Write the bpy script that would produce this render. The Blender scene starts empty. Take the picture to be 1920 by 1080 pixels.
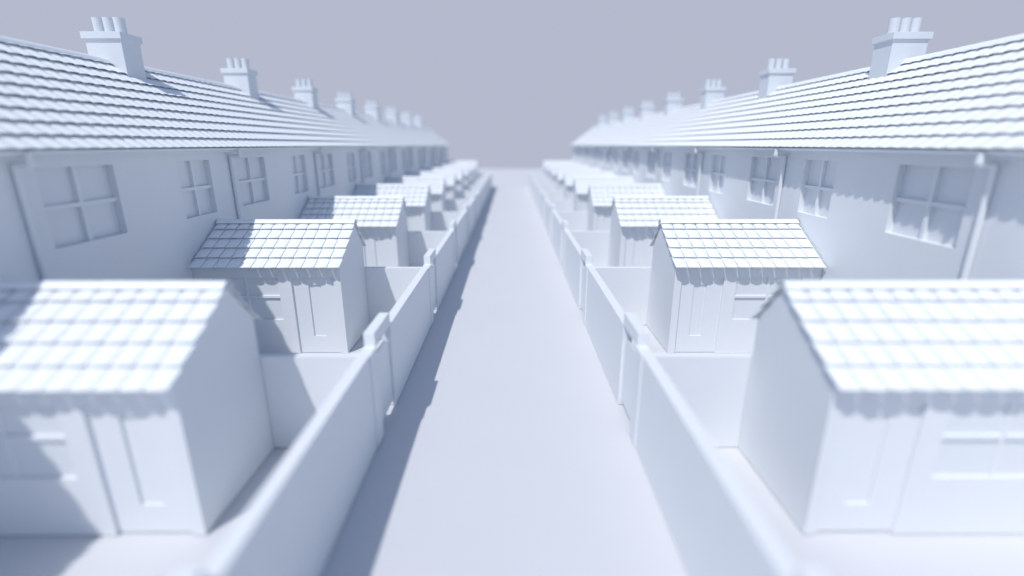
import bpy, bmesh, math, random
H = 5.0                       # camera height; plan units below are multiples of it
P = 1.174 * H                 # width of one house plot
SC = bpy.context.scene
COL = SC.collection

# ------------------------------------------------------------------ materials
def plaster(name, col, rough=0.6, var=0.02, scale=3.0, bump=0.0, spec=0.3):
    m = bpy.data.materials.new(name); m.use_nodes = True
    nt = m.node_tree; b = nt.nodes['Principled BSDF']
    tc = nt.nodes.new('ShaderNodeTexCoord')
    n = nt.nodes.new('ShaderNodeTexNoise'); n.inputs['Scale'].default_value = scale
    n.inputs['Detail'].default_value = 4
    nt.links.new(tc.outputs['Object'], n.inputs['Vector'])
    r = nt.nodes.new('ShaderNodeValToRGB')
    r.color_ramp.elements[0].position = 0.3; r.color_ramp.elements[1].position = 0.7
    r.color_ramp.elements[0].color = (col[0]-var, col[1]-var, col[2]-var, 1)
    r.color_ramp.elements[1].color = (*col, 1)
    nt.links.new(n.outputs['Fac'], r.inputs['Fac'])
    nt.links.new(r.outputs['Color'], b.inputs['Base Color'])
    b.inputs['Roughness'].default_value = rough
    b.inputs['Specular IOR Level'].default_value = spec
    if bump:
        n2 = nt.nodes.new('ShaderNodeTexNoise'); n2.inputs['Scale'].default_value = 60
        nt.links.new(tc.outputs['Object'], n2.inputs['Vector'])
        bp = nt.nodes.new('ShaderNodeBump'); bp.inputs['Strength'].default_value = bump
        bp.inputs['Distance'].default_value = 0.002
        nt.links.new(n2.outputs['Fac'], bp.inputs['Height'])
        nt.links.new(bp.outputs['Normal'], b.inputs['Normal'])
    return m
M_WALL = plaster('white_render', (0.745, 0.782, 0.818), 0.7, 0.010, 1.5, 0.1)
M_STACK = plaster('chimney_render', (0.665, 0.712, 0.755), 0.7, 0.010, 1.5, 0.1)
M_TILE = plaster('white_tile', (0.835, 0.88, 0.915), 0.5, 0.012, 2.5)
M_TRIM = plaster('white_paint', (0.745, 0.787, 0.825), 0.5, 0.008, 4)
M_PIPE = plaster('white_pipe', (0.745, 0.787, 0.825), 0.4, 0.008, 4)
M_PANE = plaster('pale_pane', (0.71, 0.753, 0.795), 0.35, 0.008, 2)
M_GROUND = plaster('pale_ground', (0.612, 0.630, 0.662), 0.8, 0.010, 0.6)

# ------------------------------------------------------------------ mesh helper
class MB:
    """collects polygons; everything is built for the right-hand side (x > 0) and mirrored by sx"""
    def __init__(s): s.v = []; s.f = []
    def poly(s, pts):
        i = len(s.v); s.v += [tuple(p) for p in pts]; s.f.append(list(range(i, i+len(pts))))
    def box(s, x0, x1, y0, y1, z0, z1):
        i = len(s.v)
        s.v += [(x, y, z) for x in (x0, x1) for y in (y0, y1) for z in (z0, z1)]
        for f in ((0,1,3,2),(4,6,7,5),(0,4,5,1),(2,3,7,6),(0,2,6,4),(1,5,7,3)):
            s.f.append([i+k for k in f])
    def prism(s, prof, a0, a1, mk):
        """prof: list of 2D points, mk(a, p) -> 3D"""
        n = len(prof); i = len(s.v)
        s.v += [mk(a0, p) for p in prof] + [mk(a1, p) for p in prof]
        s.f.append([i+k for k in range(n)]); s.f.append([i+n+k for k in range(n)][::-1])
        for k in range(n):
            j = (k+1) % n; s.f.append([i+k, i+j, i+n+j, i+n+k])
    def tube(s, path, r, seg=14, cap=True):
        from mathutils import Vector
        pts = [Vector(p) for p in path]; rings = []
        for k, p in enumerate(pts):
            d = (pts[min(k+1, len(pts)-1)] - pts[max(k-1, 0)]).normalized()
            up = Vector((0, 1, 0))
            a = d.cross(up).normalized(); b = d.cross(a).normalized()
            sc = 1.0
            if 0 < k < len(pts)-1:
                c = (pts[k]-pts[k-1]).normalized().dot((pts[k+1]-pts[k]).normalized())
                sc = 1/max(0.5, math.sqrt((1+c)/2))
            i = len(s.v); rings.append(i)
            for q in range(seg):
                t = 2*math.pi*q/seg
                s.v.append(tuple(p + a*math.cos(t)*r*sc + b*math.sin(t)*r))
        for k in range(len(rings)-1):
            for q in range(seg):
                w = (q+1) % seg
                s.f.append([rings[k]+q, rings[k]+w, rings[k+1]+w, rings[k+1]+q])
        if cap:
            s.f.append([rings[0]+q for q in range(seg)]); s.f.append([rings[-1]+q for q in range(seg)])
    def lathe(s, cx, cy, prof, seg=24):
        rings = []
        for r, z in prof:
            rings.append(len(s.v))
            for q in range(seg):
                t = 2*math.pi*q/seg; s.v.append((cx+r*math.cos(t), cy+r*math.sin(t), z))
        for k in range(len(rings)-1):
            for q in range(seg):
                w = (q+1) % seg
                s.f.append([rings[k]+q, rings[k]+w, rings[k+1]+w, rings[k+1]+q])
        s.f.append([rings[-1]+q for q in range(seg)])
    def build(s, name, mat, parent=None, sx=1, bevel=0.0, smooth=False, loc=None, recalc=True):
        me = bpy.data.meshes.new(name)
        me.from_pydata([(x*sx, y, z) for x, y, z in s.v], [], s.f)
        bm = bmesh.new(); bm.from_mesh(me)
        if recalc:
            bmesh.ops.remove_doubles(bm, verts=bm.verts, dist=1e-5)
            bmesh.ops.recalc_face_normals(bm, faces=bm.faces)
        if bevel:
            es = [e for e in bm.edges if len(e.link_faces) == 2 and e.calc_face_angle(0) > 0.6]
            bmesh.ops.bevel(bm, geom=es, offset=bevel, segments=2, affect='EDGES', clamp_overlap=True, profile=0.6)
        bm.to_mesh(me); bm.free()
        if smooth:
            for p in me.polygons: p.use_smooth = True
            me.set_sharp_from_angle(angle=math.radians(40))
        me.materials.append(mat)
        o = bpy.data.objects.new(name, me); COL.objects.link(o)
        if loc: o.location = loc
        if parent: o.parent = parent
        return o

def skin(mb, mk, a0, a1, z0, z1, holes, depth):
    """flat face over a0..a1 x z0..z1 with rectangular holes and reveals; mk(a, z, d) -> 3D, d = depth behind the face"""
    A = sorted({a0, a1, *[h[0] for h in holes], *[h[1] for h in holes]})
    Z = sorted({z0, z1, *[h[2] for h in holes], *[h[3] for h in holes]})
    for i in range(len(A)-1):
        for j in range(len(Z)-1):
            ca, cz = (A[i]+A[i+1])/2, (Z[j]+Z[j+1])/2
            if any(h[0] < ca < h[1] and h[2] < cz < h[3] for h in holes): continue
            mb.poly([mk(A[i],Z[j],0), mk(A[i+1],Z[j],0), mk(A[i+1],Z[j+1],0), mk(A[i],Z[j+1],0)])
    for (p, q, r, s) in holes:
        for (u0, w0, u1, w1) in ((p,r,q,r), (q,r,q,s), (q,s,p,s), (p,s,p,r)):
            if w0 == w1 == z0: continue
            mb.poly([mk(u0,w0,0), mk(u1,w1,0), mk(u1,w1,depth), mk(u0,w0,depth)])

def empty(name, loc, label, cat, group=None):
    o = bpy.data.objects.new(name, None); COL.objects.link(o)
    o.location = loc; o.empty_display_size = 0.3
    o['label'] = label; o['category'] = cat
    if group: o['group'] = group
    return o

def copy_tree(o, parent=None):
    c = o.copy(); COL.objects.link(c)
    if parent: c.parent = parent
    for ch in list(o.children): copy_tree(ch, c)
    return c

# ------------------------------------------------------------------ roof tiles
def tiles(mb, edge, down, nrm, along, width, cols, length, courses, gauge, lift=0.055, th=0.008,
          camber=0.024, tongue=0.026, gap=0.013, rng=None, seg=8):
    """courses of barrel-shaped tiles. edge = ridge line start, down = downslope, along = along the ridge.
    courses are laid up from the eave so that the last tail is exactly at `length`"""
    from mathutils import Vector
    E, D, N, A = Vector(edge), Vector(down), Vector(nrm), Vector(along)
    w = width/cols
    for c in range(courses):
        tail = length - c*gauge
        head = max(0.0, tail - gauge*1.22)
        if tail - head < 0.05: continue
        for k in range(cols):
            jn = rng.uniform(-0.0015, 0.0015) if rng else 0
            jt = rng.uniform(-0.002, 0.002) if rng else 0
            s0, s1 = k*w + gap/2, (k+1)*w - gap/2
            base = len(mb.v); rows = 3
            for r in range(rows):
                fr = r/(rows-1)
                for q in range(seg+1):
                    u = q/seg; arc = 1-(2*u-1)**2
                    t = head + (tail-head)*fr
                    t += (tongue*(arc-1)*fr*fr) + jt*fr
                    n = lift*fr + camber*arc*(0.9+0.1*fr) + jn*fr
                    n -= 0.006*u*fr                       # one edge sits a touch lower, as on interlocking tiles
                    p = E + D*t + N*n + A*(s0+(s1-s0)*u)
                    mb.v.append(tuple(p)); mb.v.append(tuple(p - N*th))
            def T(r, q): return base + 2*(r*(seg+1)+q)
            for r in range(rows-1):
                for q in range(seg):
                    mb.f.append([T(r,q), T(r+1,q), T(r+1,q+1), T(r,q+1)])
                    mb.f.append([T(r,q)+1, T(r,q+1)+1, T(r+1,q+1)+1, T(r+1,q)+1])
                mb.f.append([T(r,0), T(r,0)+1, T(r+1,0)+1, T(r+1,0)])
                mb.f.append([T(r,seg), T(r+1,seg), T(r+1,seg)+1, T(r,seg)+1])
            for q in range(seg):
                mb.f.append([T(rows-1,q), T(rows-1,q)+1, T(rows-1,q+1)+1, T(rows-1,q+1)])

def ridge_caps(mb, start, along, n, length, half_a, half_b, r=0.07, th=0.014, reach=0.15, crown=0.045):
    """rounded inverted-V capping pieces. half_a / half_b = unit downslope directions of the two roof faces"""
    from mathutils import Vector
    S, A, a, b = Vector(start), Vector(along), Vector(half_a), Vector(half_b)
    up = -(a+b).normalized()
    prof = []
    K = 10
    pa, pb = a*reach, b*reach
    ctrl = up*crown
    for i in range(K+1):
        t = i/K
        p = pa*(1-t)**2 + ctrl*2*t*(1-t) + pb*t*t
        prof.append(p)
    def offs(i):
        d = (prof[min(i+1,K)]-prof[max(i-1,0)]).normalized()
        nn = d.cross(A)
        return nn if nn.dot(up) > 0 else -nn
    for s in range(n):
        l0, l1 = s*length+0.0025, (s+1)*length-0.0025
        base = len(mb.v)
        for l, lf in ((l0, 0.0), (l1, 0.004)):
            for i in range(K+1):
                o = offs(i)
                mb.v.append(tuple(S + A*l + prof[i] + o*lf)); mb.v.append(tuple(S + A*l + prof[i] - o*(th-lf)))
        m = 2*(K+1)
        for i in range(K):
            j = base+2*i
            mb.f.append([j, j+2, j+m+2, j+m]); mb.f.append([j+1, j+m+1, j+m+3, j+3])
            mb.f.append([j, j+1, j+3, j+2]); mb.f.append([j+m, j+m+2, j+m+3, j+m+1])
        for i in (0, K):
            j = base+2*i; mb.f.append([j, j+m, j+m+1, j+1])

# ================================================================== HOUSE (origin: foot of lane-facing wall, start of plot)
HX = 1.494*H                       # lane-facing wall
HY = 1.486*H                       # start of the plot whose two windows are nearest
RX = 1.958*H; RZ = 1.395*H         # ridge
EX = 1.4225*H; EZ = 0.986*H         # eave tail
def make_house(sx):
    rng = random.Random(5+sx)
    root = empty('terraced_house', (sx*HX, HY, 0), '', 'house')
    e = 0.0006
    y0, y1 = e, P-e
    X = lambda x: x - HX
    wa = ((1.584-1.486)*H, (1.900-1.486)*H, 0.667*H, 0.927*H)
    wb = ((2.264-1.486)*H, (2.510-1.486)*H, 0.667*H, 0.927*H)
    depth = 0.138
    # wall: front skin, gables, rear
    w = MB()
    skin(w, lambda a, z, d: (d, a, z), y0, y1, 0, 0.978*H, (wa, wb), depth)
    # closing faces so the skin meets a body with real depth
    back = 2*(RX-HX)
    wz = 0.978*H
    apex = RZ-0.10
    for y in (y0, y1):
        w.poly([(0,y,0), (back,y,0), (back,y,wz), (X(RX),y,apex), (0,y,wz)])
    w.poly([(back,y0,0),(back,y1,0),(back,y1,wz),(back,y0,wz)])
    w.build('wall', M_WALL, root, sx)
    for (a0, a1, z0, z1) in (wa, wb):
        f = MB(); ya, za = (a0+a1)/2, (z0+z1)/2; b = 0.039
        pd = 0.080
        f.box(depth-pd, depth+0.01, ya-b, ya+b, z0-0.004, z1+0.004)
        f.box(depth-pd+0.004, depth+0.01, a0-0.004, ya-b, za-b, za+b)
        f.box(depth-pd+0.004, depth+0.01, ya+b, a1+0.004, za-b, za+b)
        win = f.build('window', M_TRIM, root, sx, bevel=0.006)
        g = MB(); g.box(depth-0.002, depth+0.02, a0-0.01, a1+0.01, z0-0.01, z1+0.01)
        g.build('pane', M_PANE, win, sx)
    # roof
    dx, dz = RX-EX, RZ-EZ; L = math.hypot(dx, dz)
    dn = (-dx/L, 0, -dz/L); nn = (-dz/L, 0, dx/L)
    dn2 = (dx/L, 0, -dz/L); nn2 = (dz/L, 0, dx/L)
    r = MB(); g = 0.356
    sh = 0.055     # tile bed below the visible tile tops
    e1 = (X(RX)-nn[0]*sh, y0, RZ-nn[2]*sh); e2 = (X(RX)-nn2[0]*sh, y0, RZ-nn2[2]*sh)
    tiles(r, e1, dn, nn, (0,1,0), P-2*e, 20, L, 10, g, rng=rng, lift=0.062, camber=0.028, tongue=0.018, th=0.009, gap=0.007)
    tiles(r, e2, dn2, nn2, (0,1,0), P-2*e, 20, L, 10, g, rng=rng, seg=4, lift=0.062, camber=0.028, tongue=0.018, th=0.009, gap=0.007)
    roof = r.build('roof', M_TILE, root, sx, recalc=False, smooth=True)
    # boarding under the tiles
    d = MB()
    a = sh+0.02
    for (n_, d_) in ((nn, dn), (nn2, dn2)):
        def pt(t, k): return (X(RX)+d_[0]*t-n_[0]*k, RZ+d_[2]*t-n_[2]*k)
        Lw = L-0.03
        prof = [pt(0, a), pt(Lw, a), pt(Lw, a+0.03), (X(RX), RZ-a*1.6-0.03)]
        prof[0] = (X(RX), RZ-a*1.28)
        d.prism(prof, y0+0.001, y1-0.001, lambda q, p: (p[0], q, p[1]))
    d.build('boarding', M_WALL, roof, sx)
    # ridge
    c = MB(); ridge_caps(c, (X(RX), y0, RZ+0.008), (0,1,0), 13, (P-2*e)/13, dn, dn2, reach=0.13, crown=0.15, th=0.02)
    c.build('ridge_tiles', M_TILE, roof, sx, smooth=True)
    # eaves: fascia board, soffit, gutter
    fz = 0.966*H
    s = MB(); s.box(X(1.4568*H), -0.002, y0, y1, fz-0.012, fz+0.012)
    s.box(X(1.4538*H), X(1.4568*H), y0, y1, fz-0.02, EZ-0.018)
    s.build('fascia', M_TRIM, root, sx)
    gt = MB(); prof = []
    gr = 0.048; gx = X(1.4440*H); gz = EZ-0.022
    for i in range(11):
        t = math.pi + math.pi*i/10; prof.append((gx+gr*math.cos(t), gz+gr*1.15*math.sin(t)))
    for i in range(10, -1, -1):
        t = math.pi + math.pi*i/10; prof.append((gx+(gr-.006)*math.cos(t), gz+(gr-.006)*1.15*math.sin(t)))
    n = len(prof)
    for i in range(n):
        j = (i+1) % n
        gt.poly([(prof[i][0],y0,prof[i][1]),(prof[j][0],y0,prof[j][1]),(prof[j][0],y1,prof[j][1]),(prof[i][0],y1,prof[i][1])])
    gt.build('gutter', M_PIPE, root, sx, smooth=True)
    # downpipe
    py = (1.512-1.486)*H; pr = 0.048
    dpipe = MB()
    jz = 0.940*H
    gx -= 0.060
    dpipe.tube([(gx, py, gz-0.03), (gx, py, jz+0.03), (gx+0.012, py, jz+0.008), (gx+0.04, py, jz),
                (-pr-0.045, py, jz), (-pr-0.022, py, jz-0.012), (-pr-0.012, py, jz-0.04), (-pr-0.012, py, 0.0)], pr, 16)
    dpipe.tube([(gx, py, jz+0.10), (gx, py, jz+0.02)], pr+0.008, 16)
    dpipe.build('downpipe', M_PIPE, root, sx, smooth=True)
    # chimney on the party wall at the far end
    cy = (2.660-1.486)*H - 0.0
    c0, c1 = X(1.872*H), X(2.044*H); cm = (c0+c1)/2
    hy = 0.064*H
    st = MB(); st.box(c0, c1, cy-hy, cy+hy, 1.20*H, 1.4915*H)
    ch = st.build('chimney', M_STACK, root, sx, bevel=0.006)
    cp = MB(); o = 0.050
    cp.box(c0-o, c1+o, cy-hy-o, cy+hy+o, 1.490*H, 1.521*H)
    cp.box(c0-o*.35, c1+o*.35, cy-hy-o*.35, cy+hy+o*.35, 1.4838*H, 1.4905*H)
    cp.build('chimney_cap', M_STACK, ch, sx, bevel=0.007)
    for k in (-1, 0, 1):
        q = MB(); z0 = 1.5195*H; ht = 0.074*H
        q.lathe(cm+k*0.0515*H, cy, [(0.117, z0), (0.121, z0+ht*.5), (0.125, z0+ht*.9), (0.128, z0+ht), (0.108, z0+ht), (0.104, z0+ht*.4)], 28)
        q.build('chimney_pot', M_STACK, ch, sx, smooth=True)
    return root

# ================================================================== SHED (origin: front corner next to the lane)
SX0, SX1 = 0.796*H, 1.487*H
SY0, SY1 = 1.054*H, 1.4405*H
def make_shed(sx):
    rng = random.Random(40+sx)
    root = empty('garden_shed', (sx*SX0, SY0, 0), '', 'shed')
    X = lambda x: x - SX0
    Y = lambda y: y - SY0
    ef, er = 0.4515*H, 0.458*H                    # heights of the front / rear tile tails
    yf, yr = Y(1.009*H), Y(1.474*H)
    ya, za = Y(1.322*H), 0.6320*H                 # ridge
    df = math.hypot(ya-yf, za-ef); dr = math.hypot(yr-ya, za-er)
    d1 = (0, (yf-ya)/df, (ef-za)/df); n1 = (0, -(za-ef)/df, (ya-yf)/df)
    d2 = (0, (yr-ya)/dr, (er-za)/dr); n2 = (0, (za-er)/dr, (yr-ya)/dr)
    W = X(SX1); D = SY1-SY0
    def roofz(y):
        z = ef + (y-yf)*(za-ef)/(ya-yf) if y < ya else za + (y-ya)*(er-za)/(yr-ya)
        return z - 0.085
    x1 = X(1.4925*H)
    door = (X(0.830*H), X(1.033*H), 0.014, 0.392*H)
    win = (X(1.094*H), X(1.406*H), 0.180*H, 0.392*H)
    w = MB(); dep = 0.05
    skin(w, lambda a, z, d: (a, d, z), 0, x1, 0.014, roofz(0), (door, win), dep)
    for x in (0, x1):
        w.poly([(x,0,.014), (x,D,.014), (x,D,roofz(D)), (x,ya,roofz(ya)), (x,0,roofz(0))])
    w.poly([(0,D,0),(x1,D,0),(x1,D,roofz(D)),(0,D,roofz(D))])
    w.build('wall', M_WALL, root, sx)
    # door
    pn = (X(0.896*H), X(0.957*H), 0.091*H, 0.355*H)
    dm = MB()
    skin(dm, lambda a, z, d: (a, dep-0.001+d, z), door[0]-.003, door[1]+.003, 0.022, door[3]+.003, (pn,), 0.034)
    dm.box(door[0]-.003, door[1]+.003, dep+0.030, dep+0.05, 0.012, door[3]+.003)
    dd = dm.build('door', M_TRIM, root, sx)
    # window: frame bars + pane
    f = MB(); a0, a1, z0, z1 = win; am = X(1.251*H); zm = 0.2965*H; b = 0.030
    f.box(a0-.004, am-b, 0.006, dep+.01, zm-b, zm+b)
    f.box(am+b, a1+.004, 0.006, dep+.01, zm-b, zm+b)
    f.box(am-b, am+b, 0.026, dep+.01, z0-.004, z1+.004)
    wn = f.build('window', M_TRIM, root, sx, bevel=0.005)
    g = MB(); g.box(a0-.01, a1+.01, dep-.002, dep+.02, z0-.01, z1+.01)
    g.build('pane', M_PANE, wn, sx)
    # roof
    r = MB(); over = 0.07; sh = 0.060
    xw0 = -over; wd = W+over-0.004
    tiles(r, (xw0, ya-n1[1]*sh, za-n1[2]*sh), d1, n1, (1,0,0), wd, 12, df, 6, 0.352, rng=rng)
    tiles(r, (xw0, ya-n2[1]*sh, za-n2[2]*sh), d2, n2, (1,0,0), wd, 12, dr, 4, 0.356, rng=rng, seg=6)
    roof = r.build('roof', M_TILE, root, sx, recalc=False, smooth=True)
    # thin boarding, inside the walls only
    b_ = MB()
    b_.prism([(0.01, roofz(0.01)+0.001), (ya, roofz(ya)+0.001), (D-.01, roofz(D-.01)+0.001), (D-.01, roofz(D-.01)+.014), (ya, roofz(ya)+.014), (0.01, roofz(0.01)+.014)],
             0.004, x1-.004, lambda q, p: (q, p[0], p[1]))
    b_.build('boarding', M_WALL, roof, sx)
    c = MB(); ridge_caps(c, (xw0, ya, za+0.012), (1,0,0), 4, wd/4, d1, d2, reach=0.185, crown=0.09, th=0.010)
    c.build('ridge_tiles', M_TILE, roof, sx, smooth=True)
    return root

# ================================================================== LANE WALL (origin: lane-side foot of the pier)
LX = 0.443*H; LY = 1.443*H
WT = 0.037*H; WH = 0.345*H
def make_lane_wall(sx):
    root = empty('lane_wall', (sx*LX, LY, 0), '', 'wall')
    Y = lambda y: (y-1.443)*H
    w = MB(); w.box(0, WT, Y(1.728), P-0.001, 0.013, WH)
    w.build('wall_panel', M_WALL, root, sx, bevel=0.008)
    p = MB(); p.box(-0.022, WT+0.0, 0, Y(1.521), 0.013, WH+0.002)
    p.build('pier', M_WALL, root, sx, bevel=0.008)
    l = MB(); l.box(-0.002, WT+0.002, Y(1.518), Y(1.7275), WH-0.010, 0.3935*H)
    l.build('lintel', M_WALL, root, sx, bevel=0.008)
    g = MB(); prof = []
    a0, a1 = Y(1.521)+0.006, Y(1.728)-0.006
    prof += [(a0, 0.14), (a1, 0.14)]
    for i in range(17):
        t = i/16; u = 2*t-1
        prof.append((a1+(a0-a1)*t, H*(0.264+0.036*math.sqrt(max(0, 1-(u*0.98)**2)))))
    g.prism(prof, 0.055, 0.088, lambda q, pp: (q, pp[0], pp[1]))
    g.build('gate', M_TRIM, root, sx)
    return root

def make_cross_wall(sx):
    m = MB(); m.box(0, HX-LX-WT-0.004, 0, 0.150, 0.013, WH-0.012)
    return m.build('garden_wall', M_WALL, None, sx, bevel=0.008, loc=(sx*(LX+WT+0.002), LY+0.001, 0))

ORD = ['nearest', 'second nearest', 'third nearest', 'fourth nearest', 'fifth nearest', 'fifth farthest',
       'fourth farthest', 'third farthest', 'second farthest', 'farthest']
for sx, side in ((-1, 'left'), (1, 'right')):
    shade = 'shaded' if sx < 0 else 'sunlit'
    # houses k = -1 .. 8
    h0 = make_house(sx)
    for k in range(-1, 9):
        o = h0 if k == -1 else copy_tree(h0)
        o.location.y = HY + k*P
        if k == -1: lab = f'white terraced house cut off by the {side} edge of the picture'
        elif k == 8: lab = f'white end house of the {side} terrace, farthest down the lane'
        else:
            nm = ['nearest fully seen', 'second', 'third', 'fourth', 'fifth', 'fourth farthest', 'third farthest', 'second farthest'][k]
            if k == 0: lab = f'white terraced house on the {side}, nearest one with both upper windows in view'
            elif k < 5: lab = f'white terraced house on the {side}, {nm} one whose chimney shows, counting from the front'
            else: lab = f'white terraced house on the {side}, {nm} of that row down the lane'
        o['label'] = lab
        o['group'] = f'white terraced houses in the {side} row'
        if k == 8:
            for ch in list(o.children):
                if ch.name.startswith('chimney'):
                    for c2 in list(ch.children): bpy.data.objects.remove(c2)
                    bpy.data.objects.remove(ch)
    s0 = make_shed(sx)
    for k in range(10):
        o = s0 if k == 0 else copy_tree(s0)
        o.location.y = SY0 + k*P
        extra = [' with its roof in the foreground', ' standing in sharp focus', '', '', '', '', '', '', '', ''][k]
        o['label'] = f'{ORD[k]} white tiled shed on the {side} of the lane{extra}'
        o['group'] = f'tiled garden sheds on the {side}'
    l0 = make_lane_wall(sx)
    for k in range(-1, 9):
        o = l0 if k == -1 else copy_tree(l0)
        o.location.y = LY + k*P
        o['label'] = f'{ORD[k+1]} length of low white wall with gate on the {side} of the lane'
        o['group'] = f'gated wall lengths on the {side} of the lane'
    for ch in l0.children:              # the nearest gateway has a slightly longer lintel, its end just enters the frame
        if ch.name.startswith('lintel'): ch.scale.y = 1.085
    c0 = make_cross_wall(sx)
    for k in range(10):
        o = c0 if k == 0 else c0.copy()
        if k: COL.objects.link(o)
        o.location.y = LY + 0.001 + k*P
        o['label'] = f'low white wall between yards, right behind the {ORD[k]} shed on the {side}'
        o['category'] = 'wall'
        o['group'] = f'walls between the yards on the {side}'

# ================================================================== ground
g = MB()
g.poly([(-420,-80,0),(420,-80,0),(420,107.5,0),(-420,107.5,0)])
gr = g.build('ground', M_GROUND); gr['kind'] = 'structure'

# ================================================================== light
to_sun = (-0.350, -0.543, 1.0)
ln = math.sqrt(sum(c*c for c in to_sun)); to_sun = [c/ln for c in to_sun]
elev = math.asin(to_sun[2])
from mathutils import Vector
sd = bpy.data.lights.new('sun', 'SUN'); sd.energy = 2.92; sd.angle = math.radians(1.0); sd.color = (1.0, 0.965, 0.935)
so = bpy.data.objects.new('sun', sd); COL.objects.link(so); so.location = (-20, -30, 50)
so.rotation_euler = Vector(to_sun).to_track_quat('Z', 'Y').to_euler()

w = bpy.data.worlds.new('World'); SC.world = w; w.use_nodes = True
nt = w.node_tree; nt.nodes.clear()
out = nt.nodes.new('ShaderNodeOutputWorld')
sky = nt.nodes.new('ShaderNodeTexSky'); sky.sky_type = 'NISHITA'; sky.sun_disc = False
sky.sun_elevation = elev; sky.sun_rotation = math.atan2(to_sun[0], to_sun[1])
sky.dust_density = 0.6; sky.air_density = 1.0
b1 = nt.nodes.new('ShaderNodeBackground'); b1.inputs['Strength'].default_value = 0.146
nt.links.new(sky.outputs['Color'], b1.inputs['Color'])
b2 = nt.nodes.new('ShaderNodeBackground'); b2.inputs['Strength'].default_value = 1.0
b2.inputs['Color'].default_value = (0.462, 0.492, 0.612, 1)       # even pale overcast haze near the horizon
mx = nt.nodes.new('ShaderNodeMixShader')
tc = nt.nodes.new('ShaderNodeTexCoord'); sp = nt.nodes.new('ShaderNodeSeparateXYZ')
nt.links.new(tc.outputs['Generated'], sp.inputs[0])
mr = nt.nodes.new('ShaderNodeMapRange'); mr.interpolation_type = 'SMOOTHSTEP'
mr.inputs['From Min'].default_value = 0.26; mr.inputs['From Max'].default_value = 0.55
nt.links.new(sp.outputs['Z'], mr.inputs['Value'])
mr.inputs['To Max'].default_value = 0.94
nt.links.new(mr.outputs['Result'], mx.inputs['Fac'])
nt.links.new(b2.outputs[0], mx.inputs[1]); nt.links.new(b1.outputs[0], mx.inputs[2])
nt.links.new(mx.outputs[0], out.inputs['Surface'])

# ================================================================== camera
cd = bpy.data.cameras.new('camera'); cam = bpy.data.objects.new('camera', cd); COL.objects.link(cam)
SC.camera = cam
cd.sensor_width = 360.0; cd.lens = 360.0*910/1920
cd.clip_start = 0.05; cd.clip_end = 2000
cam.location = (0.016*H, 0, H)
cam.rotation_euler = (math.radians(90-16.47), 0, -math.atan(2/949))
cd.dof.use_dof = True; cd.dof.focus_distance = 12.1
cd.dof.aperture_fstop = (cd.lens*1e-3)/0.20
cd.dof.aperture_blades = 0

SC.view_settings.view_transform = 'Standard'; SC.view_settings.look = 'None'
SC.view_settings.exposure = 0; SC.view_settings.gamma = 1
